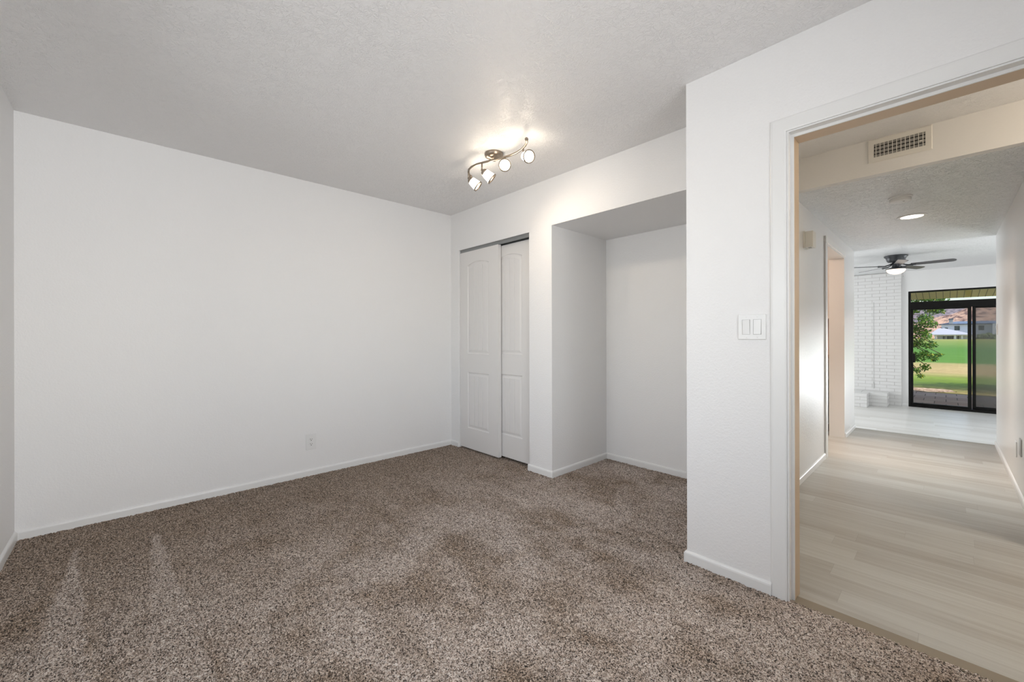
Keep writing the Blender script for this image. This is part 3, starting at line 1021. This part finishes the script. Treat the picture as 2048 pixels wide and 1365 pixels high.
for k in range(5):
    th = math.radians(-7 + 72 * k)
    R = Matrix.Rotation(th, 4, 'Z') @ Matrix.Translation((0, 0, -0.165)) @ Matrix.Rotation(math.radians(-12), 4, 'X')
    bm = bmesh.new()
    pts = []
    for i in range(9):
        a = -PI / 2 + PI * i / 8
        pts.append((0.62 + 0.062 * math.cos(a), 0.062 * math.sin(a)))
    outline = [(0.185, -0.050)] + pts + [(0.185, 0.050)]
    topv = [bm.verts.new((x, y, 0.003)) for x, y in outline]
    botv = [bm.verts.new((x, y, -0.003)) for x, y in outline]
    bm.faces.new(topv)
    bm.faces.new(botv)
    n = len(outline)
    for i in range(n):
        j = (i + 1) % n
        bm.faces.new((topv[i], topv[j], botv[j], botv[i]))
    bmesh.ops.transform(bm, matrix=R, verts=bm.verts)
    b = mk('blade', bm, BLADE, cf)
    bm = bmesh.new()
    tube(bm, [(0.05, 0, 0.035), (0.10, 0, 0.012), (0.15, 0, -0.004), (0.24, 0, -0.006)], [0.012, 0.009, 0.010, 0.016], 8)
    tube(bm, [(0.13, -0.006, -0.004), (0.20, -0.034, -0.006)], 0.006, 6)
    tube(bm, [(0.13, 0.006, -0.004), (0.20, 0.034, -0.006)], 0.006, 6)
    bmesh.ops.transform(bm, matrix=R, verts=bm.verts)
    mk('blade_iron', bm, FANDARK, b, smooth=True)
for a, L in ((0.82, 0.11), (3.5, 0.09)):
    x, y = 0.119 * math.cos(a), 0.119 * math.sin(a)
    bm = bmesh.new()
    tube(bm, [(x, y, -0.222), (x, y, -0.226 - L)], 0.0018, 6)
    bmesh.ops.create_uvsphere(bm, u_segments=8, v_segments=6, radius=0.005, matrix=Matrix.Translation((x, y, -0.226 - L)))
    mk('pull_chain', bm, CHROME, cf)

# ------------------------------------------------------------------ painted brick fireplace wall
def chamfer_brick(bm, x0, x1, y0, y1, z0, z1, c=0.004):
    """brick with its front (-y) and right (+x) edges eased"""
    vs = box(bm, x0, x1, y0, y1, z0, z1)
    return vs


def brick_stack(bm, x0, x1, yf, depth, z0, rows, pitch=0.0685, joint=0.010, start=0):
    L = 0.228
    for r in range(rows):
        za = z0 + r * pitch + joint
        zb = z0 + (r + 1) * pitch
        x = x1
        first = L if (r + start) % 2 else L * 0.48
        while x > x0 + 0.01:
            xa = max(x0, x - first)
            d = random.uniform(-0.0015, 0.0015)
            box(bm, xa + (joint if xa > x0 else 0), x, yf + d, yf + depth, za, zb)
            x = xa
            first = L


bm = bmesh.new()
brick_stack(bm, -3.4, -0.626, yFar - 0.050, 0.045, zDen, 40)
bw = struct(mk('wall_brick', bm, BRICKW))
boxes('mortar', [(-3.4, -0.628, yFar - 0.045, yFar, zDen, 2.455)], MORTAR, bw)
for nm, lb, x0, x1, y0, y1 in (('brick_hearth_pier', 'low white brick pier at the foot of the brick wall, nearest the slider', -1.42, -0.812, 11.15, yFar - 0.051),
                               ('brick_hearth_pier', 'low white brick pier in front of the other, by the hall wall edge', -1.42, -1.088, 10.80, 11.142)):
    t = thing(nm, lb, 'brick pier', ((x0 + x1) / 2, y0, zDen), 'brick piers of the hearth')
    cx = (x0 + x1) / 2
    bm = bmesh.new()
    for r in range(4):
        za, zb = r * 0.0685 + 0.008, (r + 1) * 0.0685
        xs = [x0 - cx, -0.10 if r % 2 else 0.06, x1 - cx]
        for a, b in zip(xs, xs[1:]):
            box(bm, a + 0.004, b - (0.004 if b != xs[-1] else 0), random.uniform(-0.002, 0.002), y1 - y0, za, zb, bev=0.004)
    mk('bricks', bm, BRICKW, t)
    boxes('mortar', [(x0 - cx + 0.01, x1 - cx - 0.006, 0.006, y1 - y0 - 0.004, 0, 0.262)], MORTAR, t)
cb = bmesh.new()
tube(cb, [(-1.052, yFar - 0.055, 1.86), (-1.053, yFar - 0.056, 1.0), (-1.054, yFar - 0.056, 0.06)], 0.003, 8)
tube(cb, [(-1.054, yFar - 0.056, 0.16), (-1.054, yFar - 0.056, 0.03)], 0.008, 8)
tag(mk('power_cord', cb, CORD), 'thin pale cord hanging straight down the white brick wall', 'cord')

# ------------------------------------------------------------------ sliding glass door with transom
sl = struct(bpy.data.objects.new('door_1', None))
C.objects.link(sl)
sl.location = (sx0, yFar + 0.02, zDen)
Wd = sx1 - sx0
Ht = szT - zDen
fr0, fr1 = 2.045, 2.145        # head rail between door and transom (above den floor)
boxes('frame', [(0, 0.036, -0.02, 0.10, 0, Ht), (Wd - 0.055, Wd, -0.02, 0.10, 0, Ht), (0.036, Wd - 0.055, -0.02, 0.10, 0, 0.045),
                (0.036, Wd - 0.055, -0.02, 0.10, Ht - 0.030, Ht), (0.036, Wd - 0.055, -0.02, 0.10, 1.995, 2.125)], BLACKF, sl)
boxes('transom_glass', [(0.036, Wd - 0.055, 0.03, 0.036, 2.125, Ht - 0.030)], GLASS, sl)
pm = 0.858      # meeting stiles
p1 = boxes('sliding_panel', [(0.036, 0.070, 0.0, 0.035, 0.045, 1.995), (pm - 0.05, pm, 0.0, 0.035, 0.045, 1.995),
                             (0.070, pm - 0.05, 0.0, 0.035, 0.045, 0.085), (0.070, pm - 0.05, 0.0, 0.035, 1.965, 1.995)], BLACKF, sl)
boxes('glass', [(0.070, pm - 0.05, 0.015, 0.021, 0.085, 1.965)], GLASS, p1)
boxes('handle', [(0.046, 0.066, -0.045, -0.02, 0.88, 1.10), (0.046, 0.100, -0.05, -0.035, 0.90, 1.08), (0.046, 0.066, -0.02, 0.0, 0.86, 1.12)], BLACKF, p1, bev=0.004)
p2 = boxes('fixed_panel', [(pm + 0.01, pm + 0.055, 0.045, 0.08, 0.045, 1.995), (Wd - 0.085, Wd - 0.055, 0.045, 0.08, 0.045, 1.995),
                           (pm + 0.055, Wd - 0.085, 0.045, 0.08, 0.045, 0.10), (pm + 0.055, Wd - 0.085, 0.045, 0.08, 1.965, 1.995)], BLACKF, sl)
boxes('glass', [(pm + 0.055, Wd - 0.085, 0.06, 0.066, 0.10, 1.965)], GLASS, p2)
boxes('screen', [(pm + 0.055, Wd - 0.085, 0.088, 0.089, 0.10, 1.965)], SCREEN, p2)

# ------------------------------------------------------------------ kitchen behind the opening
kb = thing('base_cabinet', 'white kitchen base cabinet glimpsed through the hall opening', 'cabinet', (-2.2, 5.96, zF))
boxes('body', [(-1.2, 1.22, 0.0, 0.58, 0.09, 0.885)], CABINET, kb)
boxes('toe_kick', [(-1.2, 1.22, 0.06, 0.58, 0.0, 0.09)], WOODTOP, kb)
for k in range(5):
    boxes('door', [(-1.19 + k * 0.48, -1.19 + k * 0.48 + 0.465, -0.02, -0.001, 0.11, 0.87)], CABINET, kb, bev=0.003)
wt = thing('worktop', 'orange-brown wooden worktop glimpsed through the hall opening', 'worktop', (-2.2, 5.94, zF + 0.885))
boxes('slab', [(-1.2, 1.22, -0.01, 0.60, 0.001, 0.04)], WOODTOP, wt, bev=0.003)
uc = thing('wall_cabinet', 'white kitchen wall cabinet glimpsed above the wooden worktop', 'cabinet', (-2.2, 6.22, 1.36))
boxes('body', [(-1.2, 1.22, 0.0, 0.335, 0.0, 0.80)], CABINET, uc)
for k in range(5):
    boxes('door', [(-1.19 + k * 0.48, -1.19 + k * 0.48 + 0.465, -0.02, -0.001, 0.01, 0.79)], CABINET, uc, bev=0.003)
struct(boxes('wall_backsplash', [(-4.2, xHL - 0.145, 6.545, 6.56, 0.91, 1.36)], TILE))

# ------------------------------------------------------------------ outside
struct(boxes('floor_patio', [(-5, 6, yFar + 0.14, 15.4, -0.55, -0.36)], PAVER))
bm = bmesh.new()
ys = [15.4, 16.5, 18, 20, 23, 27, 33, 40, 50, 65, 85, 110, 150, 200, 235, 300]
xs = [-160 + 8 * i for i in range(17)] + [-24 + 3 * i for i in range(17)] + [32 + 8 * i for i in range(17)]
zg = lambda x, y: -0.40 - 0.004 * min(y - 15.4, 30) + (0.30 * math.sin(x * 0.045 + 1.2) * min(1, max(0, (y - 60) / 60)) if y > 60 else 0)
grid = [[bm.verts.new((x, y, zg(x, y))) for x in xs] for y in ys]
for a, b in zip(grid, grid[1:]):
    for i in range(len(xs) - 1):
        bm.faces.new((a[i], a[i + 1], b[i + 1], b[i]))
struct(mk('ground_lawn', bm, LAWN, smooth=True))
# bark bed at the left corner of the patio edge
bm = bmesh.new()
N1 = 26
ctr = bm.verts.new((-2.2, 16.3, -0.345))
rim = []
for i in range(N1):
    a = 2 * PI * i / N1
    r = 1 + 0.08 * math.sin(3 * a) + random.uniform(-0.03, 0.03)
    rim.append(bm.verts.new((-2.2 + 2.35 * r * math.cos(a), 16.35 + 0.95 * r * math.sin(a), -0.40)))
for i in range(N1):
    bm.faces.new((ctr, rim[i], rim[(i + 1) % N1]))
bmesh.ops.subdivide_edges(bm, edges=bm.edges, cuts=3, use_grid_fill=True)
for v in bm.verts:
    v.co.z += random.uniform(-0.012, 0.02)
gb = mk('bark_bed', bm, GRAVEL)
gb['kind'] = 'stuff'
tag(gb, 'bed of pale bark and gravel between patio pavers and lawn', 'gravel')

# patio cover seen through the transom
pc = thing('patio_cover', 'olive ribbed patio cover over the paver terrace outside the slider', 'patio cover', (0, yFar + 0.15, 0))
zc0, zc1, yc1 = 2.50, 2.10, 3.55
bm = bmesh.new()
for (a, b) in ((-5.0, 6.0),):
    vs = [bm.verts.new(p) for p in ((a, 0, zc0), (b, 0, zc0), (b, yc1, zc1), (a, yc1, zc1), (a, 0, zc0 + 0.06), (b, 0, zc0 + 0.06), (b, yc1, zc1 + 0.06), (a, yc1, zc1 + 0.06))]
    for q in ((0, 1, 2, 3), (4, 7, 6, 5), (0, 4, 5, 1), (1, 5, 6, 2), (2, 6, 7, 3), (3, 7, 4, 0)):
        bm.faces.new([vs[i] for i in q])
mk('roof_pan', bm, COVER, pc)
bm = bmesh.new()
x = -3.0
while x < 3.5:
    vs = [bm.verts.new(p) for p in ((x, 0, zc0 - 0.004), (x + 0.008, 0, zc0 - 0.004), (x + 0.008, yc1, zc1 - 0.004), (x, yc1, zc1 - 0.004),
                                   (x, 0, zc0 - 0.0003), (x + 0.008, 0, zc0 - 0.0003), (x + 0.008, yc1, zc1 - 0.0003), (x, yc1, zc1 - 0.0003))]
    for q in ((0, 1, 2, 3), (0, 4, 5, 1), (1, 5, 6, 2), (2, 6, 7, 3), (3, 7, 4, 0)):
        bm.faces.new([vs[i] for i in q])
    x += 0.118
mk('seam_strips', bm, COVERRIB, pc)
for x in (-3.6, 3.6):
    boxes('post', [(x - 0.05, x + 0.05, yc1 - 0.2, yc1 - 0.1, -0.36, zc1 + 0.02)], COVER, pc)


# trees
def leaves(bm, centre, rad, n, size):
    for _ in range(n):
        d = Vector((random.gauss(0, 1), random.gauss(0, 1), random.gauss(0, 1)))
        d.normalize()
        p = Vector(centre) + Vector((d.x * rad[0], d.y * rad[1], d.z * rad[2])) * (random.random() ** 0.5)
        s = size * random.uniform(0.7, 1.25)
        ax = Vector((random.uniform(-1, 1), random.uniform(-1, 1), random.uniform(-1.4, 0.1))).normalized()
        sd_ = ax.cross(Vector((random.uniform(-1, 1), random.uniform(-1, 1), random.uniform(-1, 1)))).normalized()
        nn = ax.cross(sd_)
        a = bm.verts.new(p)
        b = bm.verts.new(p + ax * s * 0.45 + sd_ * s * 0.30 + nn * s * 0.08)
        c = bm.verts.new(p + ax * s)
        e = bm.verts.new(p + ax * s * 0.45 - sd_ * s * 0.30 + nn * s * 0.08)
        bm.faces.new((a, b, c))
        bm.faces.new((a, c, e))


def tree(name, label, base, limbs, clusters, size, trunk_h, tr):
    t = thing(name, label, 'tree', base)
    bm = bmesh.new()
    tube(bm, [(0, 0, 0), (0.03, 0, trunk_h * 0.5), (0, 0.02, trunk_h), (0.05, 0, trunk_h + 1.6)], [tr * 1.2, tr, tr * 0.85, tr * 0.3], 12)
    for L in limbs:
        tube(bm, L, [tr * 0.22] + [tr * 0.18 * (1 - i / len(L)) + 0.003 for i in range(1, len(L))], 8)
    mk('trunk', bm, BARK, t, smooth=True)
    bm = bmesh.new()
    for c, r, n in clusters:
        leaves(bm, c, r, n, size)
    mk('foliage', bm, LEAF, t)
    return t


TB = Vector((-2.05, 16.4, -0.38))
cl, lm = [], []
VIS_DZ = 0.0
vis = [(-0.70, 2.30, 0.30), (-0.45, 2.22, 0.22), (-0.25, 2.16, 0.20), (-0.10, 2.20, 0.17), (0.0, 2.02, 0.13), (-0.10, 1.86, 0.12), (-0.28, 1.88, 0.17),
       (-0.62, 1.92, 0.16), (-0.40, 1.62, 0.18), (-0.55, 1.40, 0.20), (-0.27, 1.48, 0.13), (-0.70, 1.25, 0.20), (-0.40, 1.18, 0.19), (-0.58, 0.95, 0.19), (-0.30, 0.90, 0.14),
       (-0.12, 0.62, 0.07), (-0.24, 0.55, 0.12), (-0.42, 0.62, 0.17), (-0.62, 0.55, 0.16), (-0.42, 0.28, 0.12), (-0.58, 0.18, 0.11), (-0.48, 0.02, 0.07), (-0.95, 1.9, 0.3), (-0.95, 1.0, 0.28)]
for x, z, r in vis:
    c = Vector((x, 16.3 + random.uniform(-0.15, 0.15), z + VIS_DZ)) - TB
    cl.append((c, (r, r * 1.2, r * 0.9), int(5200 * r * r) + 30))
    lm.append([Vector((0, 0, 1.7)), c * 0.5 + Vector((0, 0, 1.2)), c + Vector((0, 0, r * 0.5))])
for i in range(26):
    a = random.uniform(0, 2 * PI)
    rr = random.uniform(0.3, 1.2)
    c = Vector((-0.25 + rr * math.cos(a), rr * math.sin(a), random.uniform(1.6, 4.2)))
    cl.append((c, (0.5, 0.5, 0.4), 70))
    lm.append([Vector((0, 0, 1.7)), c * 0.6 + Vector((0, 0, 0.7)), c])
tree('leafy_tree', 'leafy green tree with drooping branches outside the left of the glass slider', TB, lm, cl, 0.066, 1.7, 0.09)
cl, lm = [], []
for i in range(30):
    a = random.uniform(0, 2 * PI)
    rr = random.uniform(0.2, 1.3)
    c = Vector((rr * math.cos(a), 1.1 * rr * math.sin(a), random.uniform(2.4, 5.4)))
    cl.append((c, (0.6, 0.6, 0.5), 130))
    lm.append([Vector((0, 0, 2.0)), c * 0.6 + Vector((0, 0, 0.8)), c])
tree('shade_tree', 'round leafy tree out on the lawn whose shadow crosses the grass', (3.7, 17.3, -0.42), lm, cl, 0.12, 2.0, 0.1)

# houses far across the lawn, laid out at y = HD
HD = 220.0
k = HD / 75.0
hx = lambda x: x * k
hz = lambda z: (z - 1.15) * k + 1.15
hs = thing('two_storey_house', 'white two-storey house with blue-grey roof far across the lawn', 'house', (hx(1.8), HD, -0.5))
OX, OZ = hx(1.8), -0.5
B = lambda x0, x1, y0, y1, z0, z1: (hx(x0) - OX, hx(x1) - OX, y0, y1, hz(z0) - OZ, hz(z1) - OZ)
boxes('wall', [B(-0.40, 4.0, 4.0, 16.0, 0.40, 2.50)], STUCCO, hs)
boxes('side_wing', [B(3.85, 5.6, 2.0, 14.0, 0.40, 2.55)], STUCCO, hs)
boxes('fascia', [B(-0.62, 4.10, 2.9, 16.2, 2.50, 2.60)], FASCIA, hs)
bm = bmesh.new()
x0, x1 = hx(-0.2) - OX, hx(4.3) - OX
za, zb = hz(2.58) - OZ, hz(2.95) - OZ
vs = [bm.verts.new(p) for p in ((x0 - 1.0, 2.9, za), (x1, 2.9, za), (x1, 16, za), (x0 - 1.0, 16, za), (x0 + 3.4, 9, zb), (x1, 9, zb))]
for q in ((0, 1, 5, 4), (2, 3, 4, 5), (0, 4, 3), (1, 2, 5), (0, 3, 2, 1)):
    bm.faces.new([vs[i] for i in q])
mk('roof', bm, ROOFDK, hs)
ch = boxes('chimney', [B(0.27, 0.62, 3.0, 5.0, 2.55, 3.12)], CHIMNEY, hs)
boxes('cap', [B(0.24, 0.66, 2.8, 5.2, 3.12, 3.28)], FASCIA, ch)
for (a, b, c, d) in ((0.74, 1.20, 1.78, 2.33), (2.75, 3.21, 1.77, 2.34), (-0.10, 0.18, 1.95, 2.13), (-0.40, -0.30, 2.0, 2.12)):
    f = boxes('window', [B(a - 0.02, b + 0.02, 3.93, 3.99, c - 0.02, d + 0.02)], STUCCO, hs)
    boxes('pane', [B(a, b, 3.88, 3.93, c, d)], WINDK, f)
ph = thing('pavilion_house', 'low white hip-roofed wing with columns in front of the two-storey house', 'house', (hx(0.2), HD - 8, -0.5))
OX = hx(0.2)
B2 = lambda x0, x1, y0, y1, z0, z1: (hx(x0) - OX, hx(x1) - OX, y0, y1, hz(z0) - OZ, hz(z1) - OZ)
bm = bmesh.new()
ze, zr = hz(1.26) - OZ, hz(2.02) - OZ
xl, xr = hx(-1.45) - OX, hx(2.3) - OX
vs = [bm.verts.new(p) for p in ((xl, 0, ze), (xr, 0, ze), (xr, 11.8, ze), (xl, 11.8, ze), (hx(-0.65) - OX, 6.5, zr), (hx(-0.1) - OX, 6.5, zr), (xl, 0, ze - 0.25), (xr, 0, ze - 0.25), (xr, 11.8, ze - 0.25), (xl, 11.8, ze - 0.25))]
for q in ((0, 1, 5, 4), (1, 2, 5), (2, 3, 4, 5), (3, 0, 4), (0, 6, 7, 1), (1, 7, 8, 2), (2, 8, 9, 3), (3, 9, 6, 0), (6, 9, 8, 7)):
    bm.faces.new([vs[i] for i in q])
mk('roof', bm, ROOFLT, ph)
boxes('wall', [B2(-0.75, 2.2, 3.6, 11.0, 0.40, 1.2)], STUCCO, ph)
for a in (-0.95, 0.68, 1.25):
    boxes('column', [B2(a, a + 0.16, 0.8, 1.4, 0.40, 1.19)], STUCCO, ph)
boxes('beam', [B2(-1.0, 2.2, 0.7, 1.5, 1.10, 1.19)], STUCCO, ph)
for (a, b) in ((-0.25, -0.05), (0.10, 0.62), (0.95, 1.08)):
    boxes('pane', [B2(a, b, 3.5, 3.59, 0.60, 1.05)], WINDK, ph)
bs = bmesh.new()
for i in range(16):
    a = random.uniform(-1, 1)
    bmesh.ops.create_icosphere(bs, subdivisions=2, radius=random.uniform(0.6, 1.1), matrix=Matrix.Translation((a * 2.4, random.uniform(-0.8, 0.8), random.uniform(0.3, 1.0 + 1.0 * (1 - abs(a))))))
for v in bs.verts:
    v.co += Vector((random.uniform(-1, 1), random.uniform(-1, 1), random.uniform(-1, 1))) * 0.16
tag(mk('shrub', bs, BUSH, loc=(hx(3.5), HD - 1.3, -0.5)), 'grey-green shrub against the right end of the white two-storey house', 'shrub')


def hill(name, y0, y1, prof, mat, amp, nx=120, ny=16):
    """prof: (x/y slope, top v in pixels) ; ridge at y1"""
    bm = bmesh.new()
    sl_ = [p[0] for p in prof]
    hv = [CAM_H + (Y_HOR - p[1]) / F_PX * y1 / 1.42 for p in prof]
    rows = []
    for j in range(ny + 1):
        t = j / ny
        y = y0 + (y1 - y0) * t
        row = []
        for i in range(nx + 1):
            s = sl_[0] + (sl_[-1] - sl_[0]) * i / nx
            ht = float(np.interp(s, sl_, hv))
            z = -1.5 + (ht + 1.5) * (t ** 0.8) + random.uniform(-amp, amp) * (0.3 + 0.7 * t)
            row.append(bm.verts.new((s * y1 + random.uniform(-1, 1), y, z)))
        rows.append(row)
    for a, b in zip(rows, rows[1:]):
        for i in range(nx):
            bm.faces.new((a[i], a[i + 1], b[i + 1], b[i]))
    return struct(mk(name, bm, mat, smooth=False))


hill('ground_red_hill', 270, 420, [(-0.6, 650), (-0.10, 655), (-0.045, 652), (-0.022, 646), (-0.010, 636), (0.005, 632), (0.014, 628), (0.024, 620), (0.04, 617), (0.08, 612), (0.5, 600)], HILL_A, 1.0)
hill('ground_grey_ridge', 520, 900, [(-0.7, 600), (-0.05, 611), (0.0, 609), (0.05, 608), (0.6, 600)], HILL_B, 1.5)
